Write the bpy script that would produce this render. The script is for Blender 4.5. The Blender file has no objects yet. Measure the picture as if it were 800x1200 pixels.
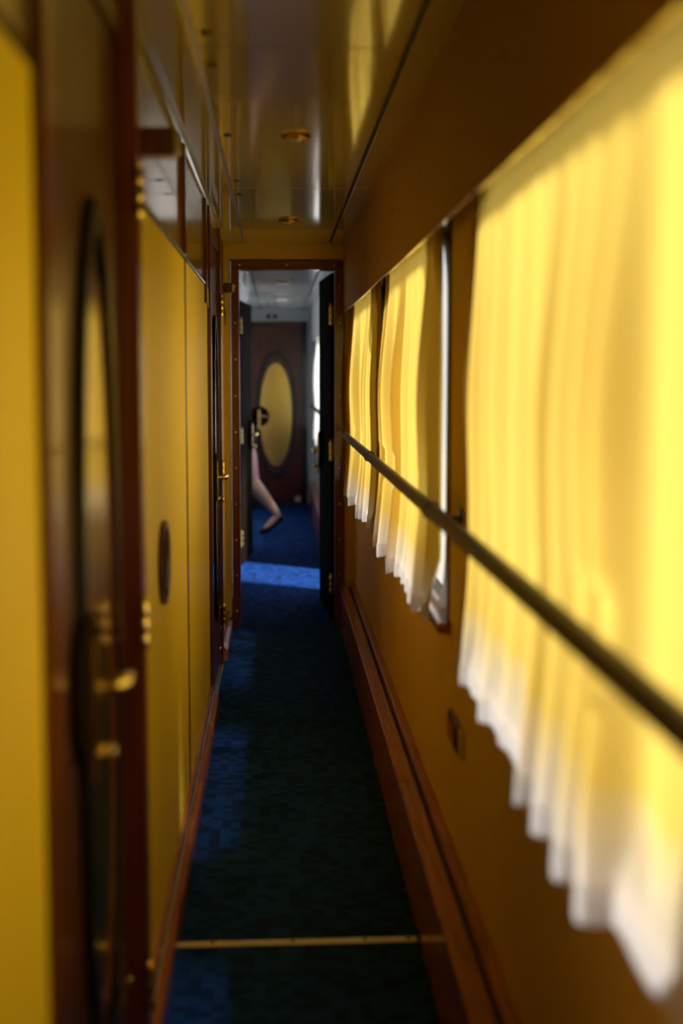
import bpy, bmesh, math, random
from mathutils import Vector, Matrix
random.seed(7)
PI = math.pi
S = bpy.context.scene
C = S.collection

# ------------------------------------------------------------------ camera, sky, sun, exposure
H = 1.412                                   # eye height above the carpet
cd = bpy.data.cameras.new('camera'); cam = bpy.data.objects.new('camera', cd); C.objects.link(cam)
cd.sensor_fit = 'VERTICAL'; cd.sensor_height = 36.0; cd.sensor_width = 24.0; cd.lens = 50.0
cd.clip_start = 0.05; cd.clip_end = 200
cam.location = (0, 0, H)
cam.rotation_euler = (math.radians(90 - 5.48), 0, math.radians(-2.6))
cd.dof.use_dof = True; cd.dof.focus_distance = 5.9; cd.dof.aperture_fstop = 1.7
S.camera = cam

SKY = 2.4
w = bpy.data.worlds.new('world'); S.world = w; w.use_nodes = True
bg = w.node_tree.nodes['Background']
bg.inputs[0].default_value = (0.95, 0.97, 1.0, 1); bg.inputs[1].default_value = SKY

EL, AZ = math.radians(46), math.radians(-38)      # high sun on the window side, a little behind the camera
sd = bpy.data.lights.new('sun', 'SUN'); sun = bpy.data.objects.new('sun', sd); C.objects.link(sun)
sd.energy = 26.0; sd.angle = math.radians(9.0); sd.color = (1.0, 0.96, 0.9)
sun.rotation_euler = Vector((math.cos(EL) * math.cos(AZ), math.cos(EL) * math.sin(AZ), math.sin(EL))).to_track_quat('Z', 'Y').to_euler()
sun.location = (8, -4, 8)

vs = S.view_settings
vs.view_transform = 'Standard'; vs.look = 'None'; vs.exposure = -1.18; vs.gamma = 1.0; vs.use_curve_mapping = False
cy = S.cycles
cy.use_denoising = True
cy.max_bounces = 12; cy.diffuse_bounces = 7; cy.glossy_bounces = 5; cy.transmission_bounces = 8; cy.transparent_max_bounces = 16
cy.caustics_reflective = False; cy.caustics_refractive = False; cy.sample_clamp_indirect = 8.0

# ------------------------------------------------------------------ materials
def base_mat(name):
    m = bpy.data.materials.new(name); m.use_nodes = True
    nt = m.node_tree
    return m, nt, nt.nodes['Principled BSDF'], nt.nodes, nt.links
def plain(name, col, rough=.5, metal=0., coat=0., var=.12, scale=6., bump=0., bscale=80., spec=.5):
    m, nt, b, N, L = base_mat(name)
    tc = N.new('ShaderNodeTexCoord')
    nz = N.new('ShaderNodeTexNoise'); nz.inputs['Scale'].default_value = scale; nz.inputs['Detail'].default_value = 4
    L.new(tc.outputs['Object'], nz.inputs['Vector'])
    rp = N.new('ShaderNodeValToRGB')
    a = [max(0, c * (1 - var)) for c in col]; z = [min(1, c * (1 + var)) for c in col]
    rp.color_ramp.elements[0].position = .3; rp.color_ramp.elements[1].position = .7
    rp.color_ramp.elements[0].color = (*a, 1); rp.color_ramp.elements[1].color = (*z, 1)
    L.new(nz.outputs['Fac'], rp.inputs['Fac']); L.new(rp.outputs['Color'], b.inputs['Base Color'])
    b.inputs['Roughness'].default_value = rough; b.inputs['Metallic'].default_value = metal
    b.inputs['Coat Weight'].default_value = coat; b.inputs['Coat Roughness'].default_value = .06
    b.inputs['Specular IOR Level'].default_value = spec
    if bump:
        n2 = N.new('ShaderNodeTexNoise'); n2.inputs['Scale'].default_value = bscale; n2.inputs['Detail'].default_value = 3
        L.new(tc.outputs['Object'], n2.inputs['Vector'])
        bp = N.new('ShaderNodeBump'); bp.inputs['Strength'].default_value = bump; bp.inputs['Distance'].default_value = .002
        L.new(n2.outputs['Fac'], bp.inputs['Height']); L.new(bp.outputs['Normal'], b.inputs['Normal'])
    return m
def wood(name, dark, light, axis='Y', rough=.28, coat=.4):
    m, nt, b, N, L = base_mat(name)
    tc = N.new('ShaderNodeTexCoord'); mp = N.new('ShaderNodeMapping')
    sc = {'X': (1.5, 28, 28), 'Y': (28, 1.5, 28), 'Z': (28, 28, 1.5)}[axis]
    mp.inputs['Scale'].default_value = sc
    L.new(tc.outputs['Object'], mp.inputs['Vector'])
    nz = N.new('ShaderNodeTexNoise'); nz.inputs['Scale'].default_value = 1.6; nz.inputs['Detail'].default_value = 7; nz.inputs['Roughness'].default_value = .62
    nz.inputs['Distortion'].default_value = .6
    L.new(mp.outputs['Vector'], nz.inputs['Vector'])
    rp = N.new('ShaderNodeValToRGB'); e = rp.color_ramp.elements
    e[0].position = .32; e[0].color = (*dark, 1); e[1].position = .72; e[1].color = (*light, 1)
    L.new(nz.outputs['Fac'], rp.inputs['Fac']); L.new(rp.outputs['Color'], b.inputs['Base Color'])
    b.inputs['Roughness'].default_value = rough; b.inputs['Coat Weight'].default_value = coat; b.inputs['Coat Roughness'].default_value = .1
    bp = N.new('ShaderNodeBump'); bp.inputs['Strength'].default_value = .12; bp.inputs['Distance'].default_value = .001
    L.new(nz.outputs['Fac'], bp.inputs['Height']); L.new(bp.outputs['Normal'], b.inputs['Normal'])
    return m
def carpet_mat():
    m, nt, b, N, L = base_mat('blue_checked_carpet')
    tc = N.new('ShaderNodeTexCoord')
    sn = N.new('ShaderNodeVectorMath'); sn.operation = 'SNAP'; sn.inputs[1].default_value = (.03, .03, 5)
    L.new(tc.outputs['Object'], sn.inputs[0])
    wn = N.new('ShaderNodeTexWhiteNoise'); L.new(sn.outputs[0], wn.inputs['Vector'])
    rp = N.new('ShaderNodeValToRGB'); e = rp.color_ramp.elements
    rp.color_ramp.interpolation = 'CONSTANT'
    e[0].position = 0; e[0].color = (.008, .034, .15, 1); e[1].position = .38; e[1].color = (.012, .058, .27, 1)
    x = e.new(.7); x.color = (.015, .068, .32, 1)
    L.new(wn.outputs['Value'], rp.inputs['Fac'])
    nz = N.new('ShaderNodeTexNoise'); nz.inputs['Scale'].default_value = 420; nz.inputs['Detail'].default_value = 2
    L.new(tc.outputs['Object'], nz.inputs['Vector'])
    mx = N.new('ShaderNodeMix'); mx.data_type = 'RGBA'; mx.blend_type = 'MULTIPLY'; mx.inputs['Factor'].default_value = .5
    L.new(rp.outputs['Color'], mx.inputs['A']); L.new(nz.outputs['Fac'], mx.inputs['B'])
    L.new(mx.outputs['Result'], b.inputs['Base Color'])
    b.inputs['Roughness'].default_value = .95; b.inputs['Specular IOR Level'].default_value = .05
    bp = N.new('ShaderNodeBump'); bp.inputs['Strength'].default_value = .5; bp.inputs['Distance'].default_value = .003
    L.new(nz.outputs['Fac'], bp.inputs['Height']); L.new(bp.outputs['Normal'], b.inputs['Normal'])
    return m
def cloth(name, top, hem, trans=.62, hz=(.79, .95), sheer=.07):
    m, nt, b, N, L = base_mat(name)
    N.remove(b)
    tc = N.new('ShaderNodeTexCoord'); sp = N.new('ShaderNodeSeparateXYZ'); L.new(tc.outputs['Object'], sp.inputs[0])
    mr = N.new('ShaderNodeMapRange'); mr.inputs['From Min'].default_value = hz[0]; mr.inputs['From Max'].default_value = hz[1]
    L.new(sp.outputs['Z'], mr.inputs['Value'])
    mx = N.new('ShaderNodeMix'); mx.data_type = 'RGBA'
    mx.inputs['A'].default_value = (*hem, 1); mx.inputs['B'].default_value = (*top, 1)  # whiter light near the sill is painted into the lower cloth colour
    L.new(mr.outputs['Result'], mx.inputs['Factor'])
    wv = N.new('ShaderNodeTexWave'); wv.bands_direction = 'Z'; wv.inputs['Scale'].default_value = 45; wv.inputs['Distortion'].default_value = .4
    L.new(tc.outputs['Object'], wv.inputs['Vector'])
    m2 = N.new('ShaderNodeMix'); m2.data_type = 'RGBA'; m2.blend_type = 'MULTIPLY'; m2.inputs['Factor'].default_value = .12
    L.new(mx.outputs['Result'], m2.inputs['A']); L.new(wv.outputs['Color'], m2.inputs['B'])
    d = N.new('ShaderNodeBsdfDiffuse'); t = N.new('ShaderNodeBsdfTranslucent'); s = N.new('ShaderNodeMixShader'); s.inputs[0].default_value = trans
    L.new(m2.outputs['Result'], d.inputs['Color']); L.new(m2.outputs['Result'], t.inputs['Color'])
    L.new(d.outputs[0], s.inputs[1]); L.new(t.outputs[0], s.inputs[2])
    tr = N.new('ShaderNodeBsdfTransparent'); s2 = N.new('ShaderNodeMixShader')
    m3 = N.new('ShaderNodeMapRange'); m3.inputs['From Min'].default_value = hz[0]; m3.inputs['From Max'].default_value = hz[1]
    m3.inputs['To Min'].default_value = sheer; m3.inputs['To Max'].default_value = 0.0
    L.new(sp.outputs['Z'], m3.inputs['Value']); L.new(m3.outputs['Result'], s2.inputs[0])
    L.new(s.outputs[0], s2.inputs[1]); L.new(tr.outputs[0], s2.inputs[2])
    L.new(s2.outputs[0], N['Material Output'].inputs['Surface'])
    return m
def glass_mat():
    m, nt, b, N, L = base_mat('window_glass'); N.remove(b)
    t = N.new('ShaderNodeBsdfTransparent'); t.inputs['Color'].default_value = (.97, .98, .97, 1)
    g = N.new('ShaderNodeBsdfGlossy'); g.inputs['Roughness'].default_value = .02
    s = N.new('ShaderNodeMixShader'); s.inputs[0].default_value = .07; L.new(t.outputs[0], s.inputs[1]); L.new(g.outputs[0], s.inputs[2])
    L.new(s.outputs[0], N['Material Output'].inputs['Surface'])
    return m

M = {}
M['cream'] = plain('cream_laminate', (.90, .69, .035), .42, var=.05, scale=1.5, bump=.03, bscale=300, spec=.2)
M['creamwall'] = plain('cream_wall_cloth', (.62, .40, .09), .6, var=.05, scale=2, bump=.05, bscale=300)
M['valance'] = plain('tan_upper_wall', (.31, .178, .052), .6, var=.05, scale=2, bump=.05, bscale=250)
M['enamel'] = plain('cream_enamel', (.37, .305, .07), .10, coat=.25, var=.04, scale=1.5, bump=.015, bscale=6)
M['enamelwall'] = plain('brown_enamel', (.30, .22, .10), .14, coat=.4, var=.05, scale=1.5)
M['greyenamel'] = plain('pale_grey_enamel', (.70, .74, .77), .15, coat=.3, var=.04, scale=1.5)
M['greywall'] = plain('grey_wall_paint', (.68, .72, .75), .4, var=.05, scale=2)
M['dark'] = plain('dark_joint', (.018, .012, .008), .7)
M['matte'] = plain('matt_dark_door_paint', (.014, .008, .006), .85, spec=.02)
M['lining'] = cloth('curtain_lining', (.50, .46, .30), (.6, .58, .55))
M['black'] = plain('black_lacquer', (.010, .008, .007), .25, coat=.3)
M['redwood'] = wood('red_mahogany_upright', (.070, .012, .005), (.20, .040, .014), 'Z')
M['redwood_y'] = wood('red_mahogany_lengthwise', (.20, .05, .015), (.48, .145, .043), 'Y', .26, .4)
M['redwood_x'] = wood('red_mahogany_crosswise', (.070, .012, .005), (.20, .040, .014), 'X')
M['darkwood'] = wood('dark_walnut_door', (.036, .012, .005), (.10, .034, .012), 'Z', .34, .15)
M['doorred'] = wood('red_brown_door', (.075, .014, .006), (.17, .036, .014), 'Z', .25, .4)
M['railwood'] = wood('dark_handrail', (.018, .007, .003), (.05, .019, .007), 'Y', .42, .08)
_b = M['railwood'].node_tree.nodes['Principled BSDF']; _b.inputs['Specular IOR Level'].default_value = .18; _b.inputs['Coat Weight'].default_value = 0
M['brass'] = plain('polished_brass', (.92, .72, .28), .18, metal=1., var=.1, scale=20)
M['bronze'] = plain('dull_bronze', (.30, .13, .05), .38, metal=1., var=.1, scale=20)
M['steel'] = plain('brushed_aluminium', (.62, .60, .55), .3, metal=1., var=.1, scale=30)
M['strip'] = plain('pale_metal_strip', (.72, .62, .40), .38, metal=.55, var=.12, scale=12)
M['mirror'] = plain('golden_mirror', (.92, .72, .20), .16, metal=1., var=.03, scale=2)
M['carpet'] = carpet_mat()
M['curtain'] = cloth('yellow_curtain_cloth', (.95, .67, .13), (.92, .90, .90))
M['whitecloth'] = cloth('white_curtain_cloth', (.95, .96, .97), (.95, .95, .97), .8)
M['hem'] = cloth('hem_painted_light_cloth', (.95, .95, .97), (.95, .95, .97), .8)  # pale band colour, paints the whiter light along the bottom edge
M['glass'] = glass_mat()
M['red'] = plain('red_plastic', (.42, .02, .015), .35)
M['white'] = plain('white_plastic', (.75, .75, .74), .4)
M['lens'] = plain('lamp_glass_unlit', (.32, .27, .17), .15, coat=.3)
M['skin'] = plain('skin', (.66, .40, .32), .5, var=.06, scale=5)
M['pink'] = plain('pink_dress_cloth', (.47, .25, .30), .8, var=.08, scale=8, bump=.1)
M['hair'] = plain('brown_hair', (.06, .03, .015), .5, var=.3, scale=30)
M['shoe'] = plain('black_shoe_leather', (.012, .012, .012), .35)
M['gravel'] = plain('gravel_ground', (.30, .29, .26), .95, var=.3, scale=14, bump=.5, bscale=30)
M['roof'] = plain('car_roof_paint', (.22, .23, .24), .5)

# ------------------------------------------------------------------ helpers
def setp(o, label=None, cat=None, kind=None, group=None):
    if label: o['label'] = label
    if cat: o['category'] = cat
    if kind: o['kind'] = kind
    if group: o['group'] = group
    return o
WM = {}                                            # world matrix of every object built
class MB:
    """collects verts and faces in world (or a thing's local) coordinates"""
    def __init__(s): s.v = []; s.f = []; s.smooth = False
    def add(s, vs, fs):
        k = len(s.v); s.v += [tuple(p) for p in vs]; s.f += [tuple(i + k for i in f) for f in fs]; return s
    def box(s, x0, x1, y0, y1, z0, z1):
        return s.add([(x, y, z) for x in (x0, x1) for y in (y0, y1) for z in (z0, z1)],
                     [(0, 1, 3, 2), (4, 6, 7, 5), (0, 4, 5, 1), (2, 3, 7, 6), (0, 2, 6, 4), (1, 5, 7, 3)])
    def prism(s, pts, a0, a1, axis='y'):
        """closed 2D outline pts swept along an axis; pts are the other two coords in order"""
        n = len(pts)
        def P(p, a): return {'x': (a, p[0], p[1]), 'y': (p[0], a, p[1]), 'z': (p[0], p[1], a)}[axis]
        vs = [P(p, a0) for p in pts] + [P(p, a1) for p in pts]
        fs = [tuple(range(n - 1, -1, -1)), tuple(range(n, 2 * n))] + [(i, (i + 1) % n, n + (i + 1) % n, n + i) for i in range(n)]
        return s.add(vs, fs)
    def ring(s, outer, inner, a0, a1, axis='y'):
        n = len(outer)
        def P(p, a): return {'x': (a, p[0], p[1]), 'y': (p[0], a, p[1]), 'z': (p[0], p[1], a)}[axis]
        vs = [P(p, a0) for p in outer] + [P(p, a0) for p in inner] + [P(p, a1) for p in outer] + [P(p, a1) for p in inner]
        fs = []
        for i in range(n):
            j = (i + 1) % n
            fs += [(i, n + i, n + j, j), (2 * n + i, 2 * n + j, 3 * n + j, 3 * n + i), (i, j, 2 * n + j, 2 * n + i), (n + i, 3 * n + i, 3 * n + j, n + j)]
        return s.add(vs, fs)
    def tube(s, path, r, n=12):
        path = [Vector(p) for p in path]; R = r if isinstance(r, (list, tuple)) else [r] * len(path)
        vs = []; fs = []; up = None
        for i, p in enumerate(path):
            d = (path[min(i + 1, len(path) - 1)] - path[max(i - 1, 0)]).normalized()
            if up is None: up = d.orthogonal().normalized()
            up = (up - d * up.dot(d)).normalized(); sd_ = d.cross(up)
            vs += [p + (up * math.cos(2 * PI * k / n) + sd_ * math.sin(2 * PI * k / n)) * R[i] for k in range(n)]
        for i in range(len(path) - 1):
            for k in range(n):
                fs.append((i * n + k, i * n + (k + 1) % n, (i + 1) * n + (k + 1) % n, (i + 1) * n + k))
        fs.append(tuple(range(n - 1, -1, -1))); fs.append(tuple(range((len(path) - 1) * n, len(path) * n)))
        s.smooth = True
        return s.add(vs, fs)
    def lathe(s, prof, c, axis='y', n=24):
        """prof = [(radius, along)] swept round an axis through c"""
        vs = []; fs = []
        for r, a in prof:
            for k in range(n):
                q, t = r * math.cos(2 * PI * k / n), r * math.sin(2 * PI * k / n)
                o = {'x': (a, q, t), 'y': (q, a, t), 'z': (q, t, a)}[axis]
                vs.append((c[0] + o[0], c[1] + o[1], c[2] + o[2]))
        for i in range(len(prof) - 1):
            for k in range(n): fs.append((i * n + k, i * n + (k + 1) % n, (i + 1) * n + (k + 1) % n, (i + 1) * n + k))
        fs.append(tuple(range(n - 1, -1, -1))); fs.append(tuple(range((len(prof) - 1) * n, len(prof) * n)))
        s.smooth = True
        return s.add(vs, fs)
    def build(s, name, mat, parent=None, bevel=0., local=False, fix=True):
        me = bpy.data.meshes.new(name)
        vs = s.v
        if parent is not None and not local:
            inv = WM[parent.as_pointer()].inverted(); vs = [tuple(inv @ Vector(p)) for p in vs]
        me.from_pydata(vs, [], s.f); me.materials.append(mat)
        if fix:
            bm = bmesh.new(); bm.from_mesh(me); bmesh.ops.recalc_face_normals(bm, faces=bm.faces)
            if bevel:
                ed = [e for e in bm.edges if len(e.link_faces) == 2 and e.calc_face_angle(0) > .6]
                bmesh.ops.bevel(bm, geom=ed, offset=bevel, segments=2, affect='EDGES', clamp_overlap=True)
            bm.to_mesh(me); bm.free()
        if s.smooth or bevel:
            me.polygons.foreach_set('use_smooth', [True] * len(me.polygons))
            try: me.set_sharp_from_angle(angle=.7)
            except Exception: pass
        return link(name, me, parent)
def link(name, me, parent=None):
    o = bpy.data.objects.new(name, me); C.objects.link(o)
    if parent is not None: o.parent = parent; WM[o.as_pointer()] = WM[parent.as_pointer()]
    else: WM[o.as_pointer()] = Matrix.Identity(4)
    return o
def empty(name, loc=(0, 0, 0), rz=0.):
    o = bpy.data.objects.new(name, None); C.objects.link(o); o.empty_display_size = .1
    o.location = loc; o.rotation_euler = (0, 0, rz)
    WM[o.as_pointer()] = Matrix.Translation(loc) @ Matrix.Rotation(rz, 4, 'Z')
    return o
def bx(name, b, mat, parent=None, bevel=0., local=False):
    return MB().box(*b).build(name, mat, parent, bevel, local)
def ell(cx, cz, a, b, n=56, p=2.0):
    out = []
    for k in range(n):
        t = 2 * PI * k / n; c, s_ = math.cos(t), math.sin(t)
        out.append((cx + a * math.copysign(abs(c) ** (2 / p), c), cz + b * math.copysign(abs(s_) ** (2 / p), s_)))
    return out
def rrect(x0, x1, z0, z1, r, n=6):
    out = []
    for cx, cz, a0 in ((x1 - r, z1 - r, 0), (x0 + r, z1 - r, PI / 2), (x0 + r, z0 + r, PI), (x1 - r, z0 + r, 1.5 * PI)):
        for k in range(n + 1):
            t = a0 + PI / 2 * k / n; out.append((cx + r * math.cos(t), cz + r * math.sin(t)))
    return out
def rect_like(pts, x0, x1, z0, z1):
    """outline of a rectangle with one point for every point of pts (same angle order)"""
    cx, cz = (x0 + x1) / 2, (z0 + z1) / 2; hw, hh = (x1 - x0) / 2, (z1 - z0) / 2; n = len(pts) // 4
    out = []
    for q, (sx, sz) in enumerate(((1, 1), (-1, 1), (-1, -1), (1, -1))):
        for k in range(n):
            p = pts[q * n + k]; h = (n - 1) / 2
            c = (cx + sx * hw, cz + sz * hh)
            if q % 2 == 0: out.append((c[0], p[1]) if k < h else ((p[0], c[1]) if k > h else c))
            else: out.append((p[0], c[1]) if k < h else ((c[0], p[1]) if k > h else c))
    return out

# ------------------------------------------------------------------ the place: measures
XL, XW, XV = -0.285, 0.43, 0.37        # left wall face, right wainscot face, right upper wall face
ZC = 2.13                               # ceiling
YB, YE, YF = -1.6, 7.9, 15.7            # back wall, doorway wall, far door
XO = 0.475                              # outer skin on the right
ZT, ZSILL, ZWT = 1.755, .812, 1.80      # valance underside, window bottom, window top
WIN = [(-1.1, .60), (1.22, 2.92), (3.53, 5.28), (5.70, 7.45), (11.2, 14.4)]  # first window is unseen, added beside the camera for even light

# ground outside
g = bx('ground', (-40, 40, -30, 50, -1.5, -1.3), M['gravel']); setp(g, 'pale gravel ground outside the carriage windows', 'ground', 'structure')

# floor
fl = empty('floor'); setp(fl, 'dark blue checked carpet running the length of the corridor', 'floor', 'structure')
bx('carpet', (-.36, XO, YB - .1, YE + .2, -.08, 0), M['carpet'], fl)
bx('carpet', (-2.5, XO, YE + .2, YF + .4, -.08, 0), M['carpet'], fl)
# floor strip
st = empty('floor_strip', (.055, 3.44, 0), math.radians(1.0)); setp(st, 'pale metal strip screwed across the carpet in the foreground', 'strip')
MB().prism([(-.016, .001), (-.012, .0045), (.012, .0045), (.016, .001)], -.305, .29, 'x').build('strip', M['strip'], st, local=True)
for x in (-.22, -.02, .16, .27):
    MB().lathe([(.0055, .0045), (.005, .0062), (.002, .0072)], (x, 0, 0), 'z', 10).build('screw', M['dark'], st, local=True)

# ------------------------------------------------------------------ ceiling
ce = bx('ceiling', (-2.5, XO + .06, YB - .1, YF + .4, ZC + .03, ZC + .09), M['dark']); setp(ce, 'glossy cream panelled corridor ceiling with dark joints', 'ceiling', 'structure')
seam = [YB - .1, .84, 3.20, 5.56, YE]
g2 = .0025
for a, b in zip(seam[:-1], seam[1:]):
    bx('ceiling_panel', (-.168, .286, a + g2, b - g2, ZC - .002, ZC + .03), M['enamel'], ce, .002)
    bx('ceiling_panel', (.298, XV + .06, a + g2, b - g2, ZC - .004, ZC + .03), M['enamel'], ce, .002)
    # cove between left joint and wall
    pts = [(-.180, ZC + .03), (-.180, ZC - .002)] + [(-.20 - .105 * t, ZC - .002 + .0 * t) for t in (0, .6)] + [(-.278, ZC - .008), (XL - .02, ZC - .022), (XL - .02, ZC + .03)]
    MB().prism(pts, a + g2, b - g2, 'y').build('cove_panel', M['enamel'], ce)
    bx('joint_bead', (-.1795, -.1690, a, b, ZC + .002, ZC + .012), M['steel'], ce)
    bx('joint_bead', (.2870, .2970, a, b, ZC + .010, ZC + .016), M['dark'], ce)
seam2 = [YE, 10.6, 13.2, YF]
for a, b in zip(seam2[:-1], seam2[1:]):
    bx('ceiling_panel', (-.168, .286, a + g2, b - g2, ZC - .002, ZC + .03), M['greyenamel'], ce, .002)
    bx('ceiling_panel', (.298, XV + .06, a + g2, b - g2, ZC - .004, ZC + .03), M['greyenamel'], ce, .002)
    bx('ceiling_panel', (XL - .02, -.180, a + g2, b - g2, ZC - .004, ZC + .03), M['greyenamel'], ce, .002)
bx('compartment_ceiling', (-2.4, XL - .02, YE + .2, YF, ZC, ZC + .03), M['greyenamel'], ce)
for y, x in ((3.07, -.146), (3.38, -.146), (4.35, -.143), (5.35, -.143), (5.75, -.143), (1.9, -.146)):
    MB().lathe([(.011, ZC - .006), (.012, ZC - .002), (.012, ZC + .004)], (x, y, 0), 'z', 14).build('plug', M['dark'], ce)
# roof over it all
rf = bx('roof', (-2.6, XO + .1, YB - .2, YF + .5, ZC + .10, ZC + .2), M['roof']); setp(rf, 'grey carriage roof above the ceiling', 'roof', 'structure')

# downlights in the corridor ceiling
def downlight(x, y, label):
    o = empty('ceiling_lamp', (x, y, ZC)); setp(o, label, 'lamp', None, 'round ceiling lamps')
    MB().lathe([(.026, -.004), (.030, -.016), (.038, -.014), (.044, -.006), (.045, -.0022)], (0, 0, 0), 'z', 28).build('bezel', M['bronze'], o, local=True)
    MB().lathe([(.004, -.020), (.018, -.018), (.0258, -.010), (.0258, -.0025)], (0, 0, 0), 'z', 24).build('lens', M['lens'], o, local=True)
downlight(.06, 4.35, 'round brass rimmed ceiling lamp, unlit, nearer of the two in view')
downlight(.055, 6.67, 'small round brass rimmed ceiling lamp just before the doorway')

# ------------------------------------------------------------------ right wall
wr = empty('wall_right'); setp(wr, 'cream panelled window wall along the right side', 'wall', 'structure')
def fill_wall(y0, y1, wins, z0, z1, x0, x1, mat):
    ys = [y0]
    for a, b in wins:
        ys += [a, b]
    ys.append(y1)
    for i in range(0, len(ys), 2):
        bx('wall_core', (x0, x1, ys[i], ys[i + 1], z0, z1), mat, wr)
EY = (9.20, 10.25)                     # added glazed opening, unseen behind the folded leaf, admits the floor sun patch
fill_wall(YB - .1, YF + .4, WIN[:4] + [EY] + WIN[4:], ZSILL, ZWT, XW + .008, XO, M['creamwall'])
bx('wall_core', (XW + .008, XO, YB - .1, EY[0], -.08, ZSILL), M['dark'], wr)
bx('wall_core', (XW + .008, XO, EY[1], YF + .4, -.08, ZSILL), M['dark'], wr)
bx('wall_core', (XW + .008, XO, EY[0], EY[1], -.08, .09), M['dark'], wr)
bx('wall_core', (XV + .010, XO, YB - .1, YF + .4, 1.835, ZC + .03), M['dark'], wr)
bx('wall_core', (XW + .008, XO, YB - .1, YF + .4, ZWT, 1.835), M['dark'], wr)
ws = [YB, .90, 1.45, 3.01, 3.68, 5.15, 5.85, YE]
for a, b in zip(ws[:-1], ws[1:]):
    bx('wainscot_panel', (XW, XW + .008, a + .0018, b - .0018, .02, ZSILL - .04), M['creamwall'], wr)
ends = [YB] + [v for p in WIN[:4] for v in p] + [YE]
for i in range(0, len(ends), 2):
    bx('pier_panel', (XW, XW + .008, ends[i], ends[i + 1], ZSILL - .037, 1.835), M['creamwall'], wr)
for a, b in WIN[:4]:
    bx('header_panel', (XW, XW + .008, a, b, ZWT + .002, 1.835), M['creamwall'], wr)
us = [YB, 1.1, 3.40, 5.50, YE]
for a, b in zip(us[:-1], us[1:]):
    MB().prism([(XV, ZT), (XV, ZC - .03), (XV - .006, ZC - .004), (XV + .011, ZC - .004), (XV + .011, ZT)], a + .001, b - .001, 'y').build('upper_panel', M['valance'], wr)
    for yy in (a + .3, (a + b) / 2 + .1):
        MB().lathe([(.004, XV - .002), (.0045, XV), (.0045, XV + .003)], (0, yy, 1.93), 'x', 8).build('screw', M['dark'], wr)
# far half
bx('wainscot_panel', (XW, XW + .008, YE, EY[0], .02, ZSILL - .04), M['greywall'], wr)
bx('wainscot_panel', (XW, XW + .008, EY[1], YF, .02, ZSILL - .04), M['greywall'], wr)
bx('pier_panel', (XW, XW + .008, YE, EY[0], ZSILL - .037, ZT + .01), M['greywall'], wr)
bx('pier_panel', (XW, XW + .008, EY[1], WIN[4][0], ZSILL - .037, ZT + .01), M['greywall'], wr)
bx('pier_panel', (XW, XW + .008, WIN[4][1], YF, ZSILL - .037, ZT + .01), M['greywall'], wr)
bx('header_panel', (XW, XW + .008, WIN[4][0], WIN[4][1], ZWT + .002, 1.835), M['greywall'], wr)
bx('upper_panel', (XV, XV + .011, YE, YF, ZT, ZC - .004), M['greywall'], wr)

# unseen glazed opening, added to let sun onto the vestibule floor
ed_ = empty('added_sun_opening', (XW, EY[0], 0)); setp(ed_, 'added glazed opening in the window wall, unseen, letting sun onto the floor beyond the doorway', 'door', 'structure')
for b in ((EY[0] - .03, EY[0] + .02, .06, 1.80), (EY[1] - .02, EY[1] + .03, .06, 1.80), (EY[0] + .02, EY[1] - .02, .06, .10), (EY[0] + .02, EY[1] - .02, 1.70, 1.80)):
    bx('glazing_bar', (XW - .01, XW + .03, *b), M['darkwood'], ed_, .002)
bx('pane', (XW + .034, XW + .040, EY[0], EY[1], .09, ZWT), M['glass'], ed_)
# windows
for i, (a, b) in enumerate(WIN):
    wd = empty('window_%d' % (i + 1), (XW, (a + b) / 2, ZSILL))
    setp(wd, ['unseen window beside the camera, added for even light', 'nearest curtained window on the right, behind the big curtain', 'middle curtained window with a bright gap beside its curtain',
              'farthest yellow curtained window before the doorway', 'white curtained window beyond the doorway'][i], 'window', 'structure')
    inn = rrect(a + .025, b - .025, ZSILL + .004, ZWT - .025, .19, 6)
    out = rect_like(inn, a - .02, b + .02, ZSILL - .02, ZWT + .012)
    MB().ring(out, inn, XW - .006, XW + .007, 'x').build('window_frame', M['darkwood'] if i < 4 else M['greywall'], wd)
    bx('pane', (XW + .034, XW + .040, a, b, ZSILL, ZWT), M['glass'], wd)
    MB().prism([(XW - .030, ZSILL - .012), (XW - .034, ZSILL - .018), (XW - .034, ZSILL - .036), (XW + .003, ZSILL - .042), (XW + .003, ZSILL - .012)], a - .06, b + .06, 'y').build('sill', M['redwood_y'], wd)

# ------------------------------------------------------------------ skirting and heater casing
bl = empty('baseboard_left'); setp(bl, 'red-brown wooden skirting with stepped top along the left wall', 'skirting', 'structure')
def skirt(y0, y1):
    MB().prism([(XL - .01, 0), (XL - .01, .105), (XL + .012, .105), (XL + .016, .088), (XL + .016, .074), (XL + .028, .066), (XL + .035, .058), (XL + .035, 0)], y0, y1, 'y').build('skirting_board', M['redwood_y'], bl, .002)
    bx('steel_bead', (XL + .0165, XL + .019, y0, y1, .076, .084), M['steel'], bl)
for a, b in ((YB, 1.715), (2.71, 4.49), (4.494, 5.94), (6.97, YE)):
    skirt(a, b)
br = empty('baseboard_right'); setp(br, 'red-brown wooden heater casing with double ledge below the windows', 'casing', 'structure')
ZB = .245
for a, b in ((YB, 1.75), (1.753, 4.0), (4.003, 6.05), (6.053, YE)):
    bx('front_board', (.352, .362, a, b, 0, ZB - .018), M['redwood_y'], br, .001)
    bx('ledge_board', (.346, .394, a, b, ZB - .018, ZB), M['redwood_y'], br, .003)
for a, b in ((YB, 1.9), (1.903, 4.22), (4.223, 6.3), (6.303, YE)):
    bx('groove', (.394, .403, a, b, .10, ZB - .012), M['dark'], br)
    bx('wall_board', (.403, XW, a, b, .10, ZB + .022), M['redwood_y'], br, .003)
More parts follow.
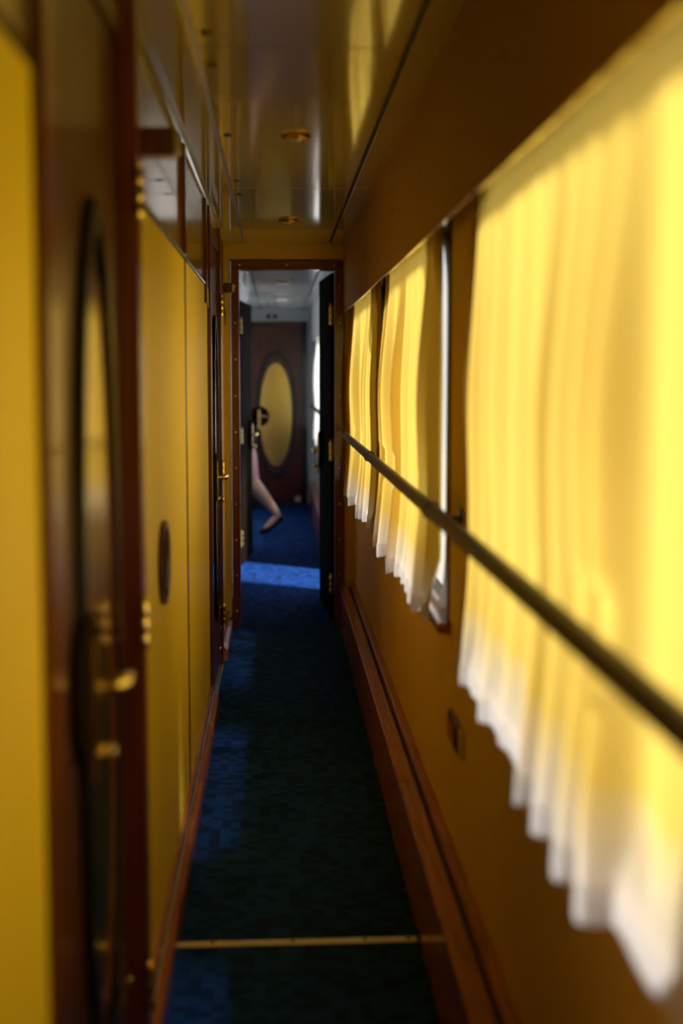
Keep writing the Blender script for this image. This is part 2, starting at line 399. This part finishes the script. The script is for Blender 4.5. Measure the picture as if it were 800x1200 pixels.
for a, b in ((YE + .14, EY[0] - .04), (EY[1] + .04, YF)):
    bx('front_board', (.352, .362, a, b, 0, ZB - .018), M['redwood_y'], br, .001)
    bx('ledge_board', (.346, XW, a, b, ZB - .018, ZB), M['redwood_y'], br, .003)

# ------------------------------------------------------------------ left wall
DOORS = [(1.79, 2.68), (6.02, 6.97)]
wl = empty('wall_left'); setp(wl, 'left wall of cream lower panels and glossy brown upper panels', 'wall', 'structure')
for a, b in ((YB - .1, DOORS[0][0]), (DOORS[0][1], DOORS[1][0]), (DOORS[1][1], YE + .14)):
    bx('wall_core', (XL - .075, XL - .008, a, b, -.08, ZC + .03), M['dark'], wl)
for a, b in DOORS:
    bx('wall_core', (XL - .075, XL - .065, a, b, -.08, ZC + .03), M['dark'], wl)
ZP = 1.79
def low_panel(y0, y1, round_far=False, round_near=False):
    r = .09
    z0, z1 = .105, ZP - .018
    pts = [(y0, z0), (y1, z0)]
    if round_far: pts += [(y1 - r + r * math.cos(t), z1 - r + r * math.sin(t)) for t in [PI / 2 * k / 8 for k in range(9)]]
    else: pts += [(y1, z1)]
    if round_near: pts += [(y0 + r + r * math.cos(t), z1 - r + r * math.sin(t)) for t in [PI / 2 + PI / 2 * k / 8 for k in range(9)]]
    else: pts += [(y0, z1)]
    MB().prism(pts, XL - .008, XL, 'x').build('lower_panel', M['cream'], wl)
    # dark moulding that follows the top edge
    top = [p for p in pts[2:]]
    MB().tube([(XL - .001, p[0], p[1] + .006) for p in top], .008, 8).build('panel_moulding', M['black'], wl)
    bx('panel_filler', (XL - .0075, XL - .002, y0, y1, z1 - .10, ZP), M['redwood'], wl)
low_panel(YB, 1.715)
low_panel(2.71, 4.488)
low_panel(4.522, 5.935, True)
low_panel(6.975, YE - .004, True, False)
for a, b in ((YB, 1.715), (2.71, 4.495), (4.515, 5.935), (6.975, YE - .004)):
    bx('upper_panel', (XL - .008, XL - .001, a, b, ZP + .001, ZC - .012), M['enamelwall'], wl)
bx('joint_batten', (XL - .008, XL + .003, 4.490, 4.520, .105, ZP), M['redwood'], wl)
bx('joint_batten', (XL - .008, XL + .012, 4.38, 4.45, ZP - .01, ZC - .02), M['redwood'], wl, .002)
bx('joint_batten', (XL - .008, XL + .010, 5.72, 5.78, ZP - .09, ZC - .02), M['redwood'], wl, .002)
bx('joint_batten', (XL - .008, XL + .010, 7.45, 7.51, ZP - .02, ZC - .02), M['redwood'], wl, .002)

# oval flush pull on the near panel
ov = empty('flush_pull', (XL, 3.51, .95)); setp(ov, 'dark oval flush pull set in the near cream wall panel', 'pull')
MB().ring(ell(3.51, .952, .125, .104, 40), ell(3.51, .952, .104, .086, 40), XL, XL + .012, 'x').build('rim', M['darkwood'], ov, .002)
MB().prism(ell(3.51, .952, .104, .086, 40), XL + .0005, XL + .003, 'x').build('dish', M['redwood'], ov)
MB().tube([(XL + .008, 3.51 + .03 * math.sin(k / 6 * PI), .952 - .07 + .14 * k / 6) for k in range(7)], .006, 8).build('grip', M['darkwood'], ov)

# wooden blocks high on the left wall
def block(y, label, dx=.085, h=.055):
    o = empty('door_stop', (XL, y, 1.845)); setp(o, label, 'door stop', None, 'door stops high on the left wall')
    bx('block', (XL - .001, XL + dx, y, y + .06, 1.845, 1.845 + h), M['darkwood'], o, .003)
    bx('rubber_pad', (XL + dx, XL + dx + .011, y + .006, y + .054, 1.851, 1.845 + h - .006), M['steel'], o, .003)
block(2.87, 'dark wooden door stop jutting from the glossy upper wall in the foreground')
block(7.55, 'small dark door stop on the left wall beside the far doorway', .055, .05)

# ------------------------------------------------------------------ doors with an oval mirror
def hinge(parent, u, n, v, r=.008, h=.09):
    mb = MB()
    for k in range(3):
        mb.lathe([(r * .9, v - h / 2 + k * h / 3 + .001), (r, v - h / 2 + k * h / 3 + .004), (r, v - h / 2 + (k + 1) * h / 3 - .004), (r * .9, v - h / 2 + (k + 1) * h / 3 - .001)], (u, n, 0), 'z', 12)
    mb.lathe([(.003, v + h / 2), (.006, v + h / 2 + .006), (.002, v + h / 2 + .012)], (u, n, 0), 'z', 10)
    return mb.build('hinge', M['brass'], parent, local=True)
def leaf(parent, u0, u1, z0, z1, n0, n1, mat, uo, side=-1, glazed=True):
    """door leaf in local coords: x = across, -y = towards the viewer (front face at y = n0, back at n1); uo = centre of oval; side = handle side"""
    lf = MB().box(u0, u1, n0, n1, z0, z1).build('leaf', mat, parent, .004, True)
    f = n0
    zc = .985
    if glazed:
        MB().ring(ell(uo, zc, .225, .70, 64, 2.15), ell(uo, zc, .197, .64, 64, 2.15), f - .016, f, 'y').build('oval_moulding', M['black'], lf, .004, True)
        MB().prism(ell(uo, zc, .172, .562, 64, 2.1), f - .006, f - .0005, 'y').build('mirror', M['mirror'], lf, 0, True)
        MB().ring(ell(uo, zc, .181, .574, 64, 2.1), ell(uo, zc, .172, .563, 64, 2.1), f - .010, f, 'y').build('mirror_rim', M['redwood'], lf, .002, True)
    hu = uo + side * .185
    MB().lathe([(.112, f), (.112, f - .014), (.106, f - .019), (.02, f - .020)], (hu, 0, .965), 'y', 40).build('handle_roundel', M['matte'], lf, local=True)
    f2 = f - .020
    MB().prism(rrect(hu - .014, hu + .014, .82, 1.04, .013, 5), f2 - .006, f2, 'y').build('lock_plate', M['brass'], lf, .002, True)
    d = -side
    MB().tube([(hu, f2 - .004, .965), (hu, f2 - .02, .965), (hu, f2 - .032, .966), (hu + d * .012, f2 - .041, .968), (hu + d * .05, f2 - .043, .967), (hu + d * .085, f2 - .041, .961), (hu + d * .105, f2 - .034, .953)],
              [.012, .009, .009, .010, .010, .009, .007], 14).build('lever', M['brass'], lf, local=True)
    MB().lathe([(.012, f2), (.010, f2 - .012), (.015, f2 - .020), (.014, f2 - .028), (.006, f2 - .032)], (hu, 0, .868), 'y', 18).build('lock_knob', M['brass'], lf, local=True)
    return lf
def wall_door(name, label, y0, w_, prot, pn, seg=(.08, .08)):
    """a door in the left wall: jambs up to the ceiling, leaf flush with the wall, handle on the near side"""
    d = empty(name, (XL, y0, 0), PI / 2); setp(d, label, 'door', 'structure')
    # local x runs down the corridor, local -y into it
    bx('jamb', (-seg[0], 0, -pn, .055, 0, ZC - .02), M['redwood'], d, .003, True)
    bx('jamb', (w_ + .024, w_ + .024 + seg[1], -prot, .055, 0, ZC - .02), M['redwood'], d, .003, True)
    bx('jamb_rebate', (w_ + .004, w_ + .024, -.0, .055, 0, 2.0), M['black'], d, 0, True)
    bx('header', (0, w_ + .024, -.012, .055, 2.0, 2.05), M['darkwood'], d, .003, True)
    bx('transom_panel', (0, w_ + .024, .0, .055, 2.05, ZC - .015), M['enamelwall'], d, 0, True)
    bx('threshold', (0, w_ + .02, -.02, .055, 0, .012), M['steel'], d, .002, True)
    lf = leaf(d, .004, w_, .016, 1.996, 0, .045, M['darkwood'], w_ * .52, -1)
    for z in (.25, .95, 1.74):
        hinge(d, w_ + .022, -prot - .004, z)
    for z in (.10, .20, .30):                        # foot of the leaf: brass screws of the kick plate
        MB().lathe([(.005, -.012), (.006, -.0095), (.006, -.008)], (w_ - .05, 0, z), 'y', 10).build('screw', M['brass'], d, local=True)
    MB().box(.10, w_ - .03, -.008, 0, .05, .31).build('kick_plate', M['darkwood'], d, .002, True)
    return d
wall_door('door_1', 'dark compartment door with oval mirror and brass lever, nearest on the left', 1.80, .80, .035, .014)
wall_door('door_2', 'narrow-looking compartment door with brass lever beyond the cream panels', 6.05, .80, .020, .014, (.10, .10))

# ------------------------------------------------------------------ wall across the corridor with its doorway and open leaf
we = empty('wall_end'); setp(we, 'cream cross wall framing the open doorway', 'wall', 'structure')
bx('wall_core', (XL - .07, -.255, YE, YE + .10, 0, ZC + .02), M['creamwall'], we)
bx('wall_core', (.375, XW + .01, YE, YE + .10, 0, ZC + .02), M['creamwall'], we)
bx('wall_core', (-.255, .375, YE, YE + .10, 2.045, ZC + .02), M['creamwall'], we)
bx('seam_cover', (-.262, -.255, YE - .003, YE, 2.0, ZC), M['creamwall'], we)
d3 = empty('door_3', (0, YE, 0)); setp(d3, 'dark red doorway frame studded with brass screws, door open', 'door', 'structure')
bx('jamb', (-.248, -.205, YE - .012, YE + .11, 0, 1.99), M['redwood'], d3, .003)
bx('jamb', (.322, .372, YE - .012, YE + .11, 0, 1.99), M['redwood'], d3, .003)
bx('header', (-.248, .372, YE - .012, YE + .11, 1.99, 2.04), M['redwood_x'], d3, .003)
proto = None
for x, zs in ((-.226, [.10 + .2 * k for k in range(10)]), (.347, [.30 + .2 * k for k in range(9)])):
    for z in zs:
        if proto is None:
            proto = MB().lathe([(.0018, -.0145), (.0045, -.0135), (.0055, -.0118)], (0, 0, 0), 'y', 10).build('screw', M['brass'], d3, local=True); s_ = proto
        else: s_ = link('screw', proto.data, d3)
        s_.location = (x, 0, z)
for x in (-.2, .06, .32):
    s_ = link('screw', proto.data, d3); s_.location = (x, 0, 2.015)
# open leaf of this doorway, folded back along the right
ol = empty('door_4', (.262, 8.80, 0), math.radians(-86.6)); setp(ol, 'dark door leaf with brass hinges folded back at the right of the doorway', 'door', 'structure')
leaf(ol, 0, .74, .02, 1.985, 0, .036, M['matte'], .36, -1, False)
for z in (.22, .985, 1.75):
    bx('hinge_leaf', (.741, .745, -.004, .034, z - .055, z + .055), M['brass'], ol, 0, True)
    hinge(ol, .748, -.002, z, .010, .11)

# ------------------------------------------------------------------ beyond the doorway
wf = empty('wall_left_vestibule'); setp(wf, 'pale grey left wall beyond the doorway with two openings', 'wall', 'structure')
OPEN = [(9.62, 10.40), (12.2, 13.2)]
for a, b in ((YE + .10, OPEN[0][0]), (OPEN[0][1], OPEN[1][0]), (OPEN[1][1], YF + .1)):
    bx('wall_panel', (XL - .04, XL, a, b, 0, ZC), M['greywall'], wf)
    bx('skirting_board', (XL, XL + .018, a + .03, b - .03, 0, .10), M['redwood_y'], wf)
for a, b in OPEN:
    bx('wall_panel', (XL - .04, XL, a, b, 2.0, ZC), M['greywall'], wf)
    bx('jamb', (XL - .05, XL + .012, a, a + .035, 0, 2.0), M['redwood'], wf, .002)
    bx('jamb', (XL - .05, XL + .012, b - .035, b, 0, 2.0), M['redwood'], wf, .002)
    bx('header', (XL - .05, XL + .012, a, b, 2.0, 2.04), M['redwood'], wf, .002)
wo = empty('wall_outer'); setp(wo, 'outer carriage wall, unseen, its windows enlarged to let in skylight', 'wall', 'structure')
XC = -2.35
LW = [(8.6, 11.0), (11.7, 15.0)]  # unseen compartment windows, made large to let in more skylight
yy = YE + .1
for a, b in LW + [(YF + .1, None)]:
    bx('wall_panel', (XC - .06, XC, yy, a, -.08, ZC + .03), M['greywall'], wo)
    if b:
        bx('wall_panel', (XC - .06, XC, a, b, -.08, .70), M['greywall'], wo)
        bx('wall_panel', (XC - .06, XC, a, b, 1.92, ZC + .03), M['greywall'], wo)
        bx('pane', (XC - .035, XC - .029, a, b, .70, 1.92), M['glass'], wo)
        yy = b
wc = empty('wall_partition'); setp(wc, 'partitions between the compartments on the left', 'wall', 'structure')
bx('partition', (XC, XL - .04, YE + .1, YE + .14, 0, ZC), M['greywall'], wc)
bx('partition', (XC, XL - .04, 11.3, 11.34, 0, ZC), M['greywall'], wc)
bx('partition', (XC, XL - .04, YF + .06, YF + .1, 0, ZC), M['greywall'], wc)
# leaf folded back on the left
d5 = empty('door_5', (-.262, 10.42, 0), math.radians(84.5)); setp(d5, 'dark compartment door folded back at the left, hiding most of the person', 'door', 'structure')
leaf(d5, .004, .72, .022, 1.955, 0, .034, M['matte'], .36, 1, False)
bx('edge_strip', (.7205, .7225, .004, .030, .03, 1.945), M['steel'], d5, 0, True)
for z in (.21, .97, 1.77):
    bx('hinge_leaf', (-.001, .003, -.002, .034, z - .055, z + .055), M['brass'], d5, 0, True)
    hinge(d5, -.002, -.006, z, .010, .11)
# far end wall and door
wx = empty('wall_far'); setp(wx, 'grey end wall around the far mirrored door', 'wall', 'structure')
bx('wall_core', (-.40, XO, YF + .061, YF + .10, -.05, ZC + .03), M['dark'], wx)
bx('wall_panel', (-.36, -.33, YF, YF + .06, 0, ZC), M['greywall'], wx)
bx('wall_panel', (.335, XW + .02, YF, YF + .06, 0, ZC), M['greywall'], wx)
bx('wall_panel', (-.33, .335, YF, YF + .06, 2.0, ZC), M['greywall'], wx)
for x in (-.085, -.015):
    MB().lathe([(.026, YF), (.026, YF - .008), (.020, YF - .012), (.006, YF - .008)], (x, 0, 2.055), 'y', 16).build('vent', M['dark'], wx)
d6 = empty('door_6', (-.33, YF, 0)); setp(d6, 'red-brown end door with tall oval mirror at the far end', 'door', 'structure')
leaf(d6, .045, .60, .09, 1.955, 0, .05, M['doorred'], .322, -1)
bx('jamb', (0, .042, -.02, .06, 0, 2.0), M['darkwood'], d6, .003, True)
bx('jamb', (.603, .665, -.02, .06, 0, 2.0), M['black'], d6, .003, True)
bx('header', (.042, .603, -.02, .06, 1.958, 2.0), M['darkwood'], d6, .003, True)
bx('threshold', (.042, .603, -.03, .06, 0, .085), M['darkwood'], d6, .003, True)
MB().lathe([(.03, -.062), (.034, -.05), (.03, -.038), (.012, -.03)], (.56, 0, .055), 'y', 16).build('door_buffer', M['white'], d6, local=True)

# ceiling fittings beyond the doorway
def fitting(y, label, sx, sy):
    o = empty('ceiling_light', (.05, y, ZC - .002)); setp(o, label, 'light fitting')
    MB().box(.05 - sx, .05 + sx, y - sy, y + sy, ZC - .012, ZC - .0022).build('frame', M['steel'], o, .003)
    MB().box(.05 - sx * .8, .05 + sx * .8, y - sy * .85, y + sy * .85, ZC - .026, ZC - .012).build('diffuser', M['white'], o, .004)
fitting(10.9, 'flat white ceiling light, first beyond the doorway', .055, .16)
fitting(13.2, 'flat white ceiling light nearest the far door', .065, .30)
# notices on the far right wall
rs = bx('notice', (XW - .004, XW - .0003, 14.75, 14.98, 1.30, 1.46), M['red'], None, .001); setp(rs, 'small red notice on the grey wall beyond the doorway', 'sign')
wsn = bx('wall_box', (XW - .03, XW - .0003, 14.72, 15.0, .93, 1.19), M['white'], None, .004); setp(wsn, 'pale wall box under the red notice at the far end', 'box')

# ------------------------------------------------------------------ handrails
def handrail(x, z, y0, y1, label, brs):
    o = empty('handrail', (x, y0, z)); setp(o, label, 'handrail', None, 'handrails below the windows')
    n = 24
    MB().tube([(x, y0 + (y1 - y0) * k / n, z) for k in range(n + 1)], .018, 16).build('rail', M['railwood'], o)
    for y in (y0, y1):
        s = 1 if y == y1 else -1
        MB().lathe([(.0185, y - s * .03), (.0205, y - s * .026), (.0205, y - s * .004), (.014, y + s * .006), (.005, y + s * .009)], (x, 0, z), 'y', 16).build('end_cap', M['darkwood'], o)
    for y in brs:
        b_ = MB().tube([(x + .008, y, z - .008), (x + .03, y, z - .022), (XW - .002, y, z - .022)], [.009, .009, .010], 12).build('bracket', M['black'], o)
        MB().lathe([(.026, XW - .006), (.028, XW - .003), (.028, XW - .0002)], (0, y, z - .022), 'x', 18).build('rosette', M['black'], b_)
        MB().box(x - .0195, x + .0195, y - .012, y + .012, z - .0195, z + .020).build('clamp', M['darkwood'], o, .006)
handrail(.358, 1.10, -1.2, 7.42, 'long dark polished wooden handrail in front of the yellow curtains', (.84, 3.28, 5.51))
handrail(.362, 1.10, 10.95, 14.7, 'short dark handrail across the white curtain beyond the doorway', (11.03, 14.6))

# ------------------------------------------------------------------ curtains and their rods
def rod(y0, y1, label):
    o = empty('curtain_rod', (.405, y0, 1.795)); setp(o, label, 'curtain rod')
    MB().tube([(.405, y0, 1.795), (.405, (y0 + y1) / 2, 1.795), (.405, y1, 1.795)], .006, 10).build('rod', M['brass'], o)
    MB().box(XV - .001, XV + .009, y0, y1, ZT - .005, ZT - .0003).build('edge_bead', M['brass'], o, .001)
    for y in (y0 + .05, (y0 + y1) / 2, y1 - .05):
        MB().box(.397, .413, y - .008, y + .008, 1.788, 1.8345).build('clip', M['brass'], o, .002)
rod(YB + .05, 3.39, 'brass curtain rod under the wall edge above the near curtain')
rod(3.41, 5.49, 'brass curtain rod above the middle curtain')
rod(5.51, 7.85, 'brass curtain rod above the farthest yellow curtain')
rod(11.1, 14.6, 'curtain rod above the white curtain beyond the doorway')
def smooth(t): t = max(0, min(1, t)); return t * t * (3 - 2 * t)
def curtain(y0, y1, seed, label, mat, lam=.14, pull=.05, amp=.022, zb=.790, zt=1.783, base=.402, hem=True, fold=0.):
    rnd = random.Random(seed)
    nfold = max(4, int((y1 - y0) / lam)); sub = 14; nu = nfold * sub; nv = 44
    # irregular folds: each has a width and depth of its own
    wid = [rnd.uniform(.55, 1.7) for _ in range(nfold)]; tot = sum(wid)
    dep = [rnd.uniform(.45, 1.3) for _ in range(nfold)]; lean = [rnd.uniform(-.35, .35) for _ in range(nfold)]
    cols = []; acc = 0
    for k in range(nfold):
        for j in range(sub):
            t = j / sub; cols.append(((acc + wid[k] * t) / tot, k, t))
        acc += wid[k]
    cols.append((1.0, nfold - 1, 1.0))
    ph = rnd.uniform(0, 6)
    o = empty('curtain', (base, y0, zb)); setp(o, label, 'curtain', None, 'window curtains')
    def point(c, v):
        s, k, t = c
        z = zb + (zt - zb) * v
        zr = (z - 1.10)
        tie = math.exp(-(zr / .22) ** 2)                         # held in behind the handrail
        loose = smooth((zt - z) / .5)
        a = amp * dep[k] * (.35 + .65 * loose) * (1 - .25 * tie)
        prof = .5 - .5 * math.cos(2 * PI * t)
        prof = prof ** (1.0 + .5 * lean[k]) 
        x = base + .012 - a * 2 * prof - .006 * math.sin(2 * PI * (y1 - y0) * s / .41 + ph) * loose + .004 * math.sin(9 * s + 3 * z + ph)
        if z < 1.05: x -= .010 * smooth((1.05 - z) / .3) * (.5 + prof * .8)
        x = max(x, .352)
        if z < 1.0: x = min(x, .384 + .04 * smooth((z - .80) / .18))
        x = min(x, XW - .012)
        if z > 1.04 and z < 1.16: x = max(x, .380)
        y = y0 + (y1 - y0) * s
        g_ = pull * (math.exp(-((z - 1.08) / .34) ** 2))
        y += g_ * (1 - s) ** 2 * 1.0 + lean[k] * .03 * (1 - v) * math.sin(PI * t) + .012 * math.sin(4 * z + 7 * s + ph) * loose
        return (x, y, z - (.014 * prof * dep[k] if v == 0 else 0) )
    vs = [(0, 0, 0)] * 0; fs = []
    V = [j / nv for j in range(nv + 1)]
    for v in V:
        vs += [point(c, v) for c in cols]
    n = len(cols)
    for j in range(nv):
        for i in range(n - 1):
            fs.append((j * n + i, j * n + i + 1, (j + 1) * n + i + 1, (j + 1) * n + i))
    mb = MB(); mb.add(vs, fs); mb.smooth = True
    d = mb.build('drape', mat, o, fix=False)
    # object coords must carry true height for the light painted at the hem: keep the mesh in world heights
    for vtx in d.data.vertices: vtx.co.z += zb
    d.location.z = -zb
    if fold:
        fv = []; ff = []; m_ = 12
        for j in range(31):
            v = j / 30; z = zb + .02 + (zt - .01 - zb - .02) * v
            wz = fold * (.45 + .55 * abs(z - 1.08) / .70) if z > 1.08 else fold * (.45 + .9 * (1.08 - z))
            p0 = point(cols[0], max(v, .001))
            for q in range(m_ + 1):
                t = q / m_
                fv.append((min(p0[0] + .002 + .007 * math.sin(PI * min(1, t * 2.5) / 2) - .005 * math.sin(t * 9), XW - .011), p0[1] - .004 + wz * t, z))
        for j in range(30):
            for q in range(m_): ff.append((j * (m_ + 1) + q, j * (m_ + 1) + q + 1, (j + 1) * (m_ + 1) + q + 1, (j + 1) * (m_ + 1) + q))
        k = len(fv); fv += [(min(p[0] + .0035, XW - .009), p[1] + .012, p[2]) for p in fv]; ff += [tuple(i + k for i in f) for f in ff]
        fb = MB(); fb.add(fv, ff); fb.smooth = True; fo = fb.build('turned_edge', M['lining'], o, fix=False)
        for vtx in fo.data.vertices: vtx.co.z += zb
        fo.location.z = -zb
    if hem:
        hv = []; hf = []
        for q, v in enumerate((0, .016, .034)):
            for c in cols:
                p = point(c, v); hv.append((p[0] - .0022, p[1], p[2] - (.002 if q == 0 else 0)))
        for j in range(2):
            for i in range(n - 1): hf.append((j * n + i, j * n + i + 1, (j + 1) * n + i + 1, (j + 1) * n + i))
        h = MB(); h.add(hv, hf); h.smooth = True
        h.build('hem', M['hem'], o, fix=False)
    return o
curtain(-1.2, .72, 3, 'yellow curtain over the added window beside the camera, out of view', M['curtain'])
curtain(.96, 2.99, 11, 'large yellow pleated curtain, whiter light painted into its hem, nearest on the right', M['curtain'], .15)
curtain(3.562, 5.40, 5, 'yellow pleated curtain over the middle window, bright gap beside it', M['curtain'], .14, fold=.34)
curtain(5.62, 7.62, 8, 'yellow pleated curtain next to the doorway, farthest of the three', M['curtain'], .14, fold=.55)
curtain(11.1, 14.5, 9, 'white curtain over the window beyond the doorway', M['whitecloth'], .2, hem=False)

# socket on the wainscot
so = empty('wall_socket', (XW, 3.32, .56)); setp(so, 'small dark wall socket with red face on the cream wainscot', 'socket')
bx('plate', (XW - .012, XW - .0002, 3.23, 3.43, .525, .595), M['black'], so, .003)
bx('face', (XW - .016, XW - .012, 3.28, 3.41, .537, .583), M['red'], so, .002)
bx('end_plate', (XW - .011, XW - .0002, 3.195, 3.228, .525, .595), M['strip'], so, .002)

# ------------------------------------------------------------------ person stepping into the compartment
def skin(name, pts, edges, mat, parent, root=0, sub=2):
    me = bpy.data.meshes.new(name)
    inv = WM[parent.as_pointer()].inverted()
    me.from_pydata([tuple(inv @ Vector(p[:3])) for p in pts], edges, [])
    o = link(name, me, parent)
    o.modifiers.new('skin', 'SKIN'); m2 = o.modifiers.new('sub', 'SUBSURF'); m2.levels = sub; m2.render_levels = sub
    o.modifiers['skin'].use_smooth_shade = True
    for i, p in enumerate(pts):
        r = p[3]; me.skin_vertices[0].data[i].radius = r if isinstance(r, tuple) else (r, r)
        me.skin_vertices[0].data[i].use_root = (i == root)
    dg = bpy.context.evaluated_depsgraph_get(); dg.update()
    nm = bpy.data.meshes.new_from_object(o.evaluated_get(dg)); o.modifiers.clear()
    o.data = nm; nm.name = name; nm.materials.clear(); nm.materials.append(mat)
    return o
pe = empty('person', (-.42, 12.7, 0)); setp(pe, 'person in pink stepping out of view, one bare leg and dark shoe showing', 'person')
Y0 = 12.70
P = [(-.43, Y0, .94, .115),            # 0 pelvis
     (-.45, Y0, 1.08, .105), (-.47, Y0, 1.26, .125), (-.485, Y0, 1.38, .10), (-.50, Y0, 1.46, .05), (-.515, Y0, 1.53, .055), (-.525, Y0, 1.60, .082), (-.52, Y0, 1.67, .062),
     (-.41, Y0 - .075, .88, .088), (-.33, Y0 - .06, .70, .074), (-.265, Y0 - .045, .53, .066), (-.21, Y0 - .04, .455, .068), (-.135, Y0 - .03, .355, .062), (-.06, Y0 - .02, .26, .045), (-.012, Y0 - .02, .20, .037),   # 8-14 trailing leg
     (.008, Y0 - .02, .160, .036), (-.045, Y0 - .02, .105, .040), (-.095, Y0 - .02, .050, .032), (-.135, Y0 - .02, .022, .014),   # 15-18 foot
     (-.45, Y0 + .075, .88, .088), (-.55, Y0 + .07, .69, .074), (-.63, Y0 + .065, .50, .054), (-.66, Y0 + .06, .34, .050), (-.67, Y0 + .06, .10, .030), (-.70, Y0 + .06, .045, .030), (-.80, Y0 + .06, .028, .024), (-.85, Y0 + .06, .022, .014),  # 19-26
     (-.49, Y0 - .17, 1.36, .052), (-.52, Y0 - .21, 1.12, .040), (-.60, Y0 - .20, .92, .029), (-.64, Y0 - .20, .84, .026),   # 27-30 arm
     (-.49, Y0 + .17, 1.36, .052), (-.44, Y0 + .21, 1.12, .040), (-.44, Y0 + .20, .90, .029), (-.45, Y0 + .20, .82, .026)]   # 31-34 arm
Ed = [(0, 1), (1, 2), (2, 3), (3, 4), (4, 5), (5, 6), (6, 7), (0, 8), (8, 9), (9, 10), (10, 11), (11, 12), (12, 13), (13, 14), (14, 15), (15, 16), (16, 17), (17, 18),
      (0, 19), (19, 20), (20, 21), (21, 22), (22, 23), (23, 24), (24, 25), (25, 26), (3, 27), (27, 28), (28, 29), (29, 30), (3, 31), (31, 32), (32, 33), (33, 34)]
# hands: palm already ends at 30 and 34, five short chains each
for base_i, (bxx, byy, bzz) in ((30, (-.64, Y0 - .20, .84)), (34, (-.45, Y0 + .20, .82))):
    for q, (dy, ln) in enumerate(((-.026, .075), (-.009, .085), (.009, .08), (.026, .065))):
        k = len(P)
        P += [(bxx - .012, byy + dy, bzz - .04, .0095), (bxx - .022, byy + dy, bzz - .04 - ln * .5, .0085), (bxx - .016, byy + dy, bzz - .04 - ln, .007)]
        Ed += [(base_i, k), (k, k + 1), (k + 1, k + 2)]
    k = len(P); P += [(bxx - .035, byy, bzz - .02, .011), (bxx - .05, byy, bzz - .055, .009)]; Ed += [(base_i, k), (k, k + 1)]
skin('body', P, Ed, M['skin'], pe)
# dress: gathered at the waist, flaring to the knee
rows = [(1.40, -.485, .085, .150), (1.34, -.48, .125, .185), (1.22, -.468, .135, .165), (1.08, -.45, .120, .140), (1.00, -.44, .140, .165), (.86, -.42, .195, .195), (.70, -.405, .225, .205), (.56, -.395, .225, .205), (.50, -.392, .228, .206)]
mb = MB(); n = 48; vs = []
for z, cx, rx, ry in rows:
    for k in range(n):
        t = 2 * PI * k / n; fo = 1 + (.045 * math.sin(9 * t) if z < .95 else 0) * (1 - z)
        vs.append((cx + rx * fo * math.cos(t), Y0 + ry * fo * math.sin(t), z))
fs = [(i * n + k, i * n + (k + 1) % n, (i + 1) * n + (k + 1) % n, (i + 1) * n + k) for i in range(len(rows) - 1) for k in range(n)]
mb.add(vs, fs); mb.smooth = True; mb.build('dress', M['pink'], pe, fix=False)
# hair
mb = MB(); vs = []
hr = [(1.775, .012), (1.765, .05), (1.73, .086), (1.67, .102), (1.60, .100), (1.54, .085), (1.49, .06)]
for z, r in hr:
    for k in range(28):
        t = 2 * PI * k / 28
        rr = r * (1.0 if math.cos(t) > -.55 or z > 1.69 else .72)
        vs.append((-.512 + rr * 1.02 * math.cos(t), Y0 + rr * .88 * math.sin(t), z))
mb.add(vs, [(i * 28 + k, i * 28 + (k + 1) % 28, (i + 1) * 28 + (k + 1) % 28, (i + 1) * 28 + k) for i in range(len(hr) - 1) for k in range(28)] + [tuple(range(28))])
mb.smooth = True; mb.build('hair', M['hair'], pe)
# shoes: heel cup, sole and toe cap
skin('shoe', [(.036, Y0 - .02, .178, (.032, .034)), (.026, Y0 - .02, .128, (.036, .030)), (-.042, Y0 - .02, .070, (.038, .024)), (-.098, Y0 - .02, .036, (.044, .032)), (-.160, Y0 - .02, .020, (.030, .020))], [(0, 1), (1, 2), (2, 3), (3, 4)], M['shoe'], pe)
skin('shoe', [(-.645, Y0 + .06, .060, (.026, .034)), (-.66, Y0 + .06, .026, (.030, .022)), (-.74, Y0 + .06, .020, (.031, .018)), (-.81, Y0 + .06, .024, (.035, .022)), (-.875, Y0 + .06, .018, (.022, .014))], [(0, 1), (1, 2), (2, 3), (3, 4)], M['shoe'], pe)

# ------------------------------------------------------------------ wall behind the camera
wb = bx('wall_back', (-.37, XO, YB - .16, YB - .1, -.08, ZC + .03), M['creamwall']); setp(wb, 'cream wall closing the corridor behind the camera', 'wall', 'structure')
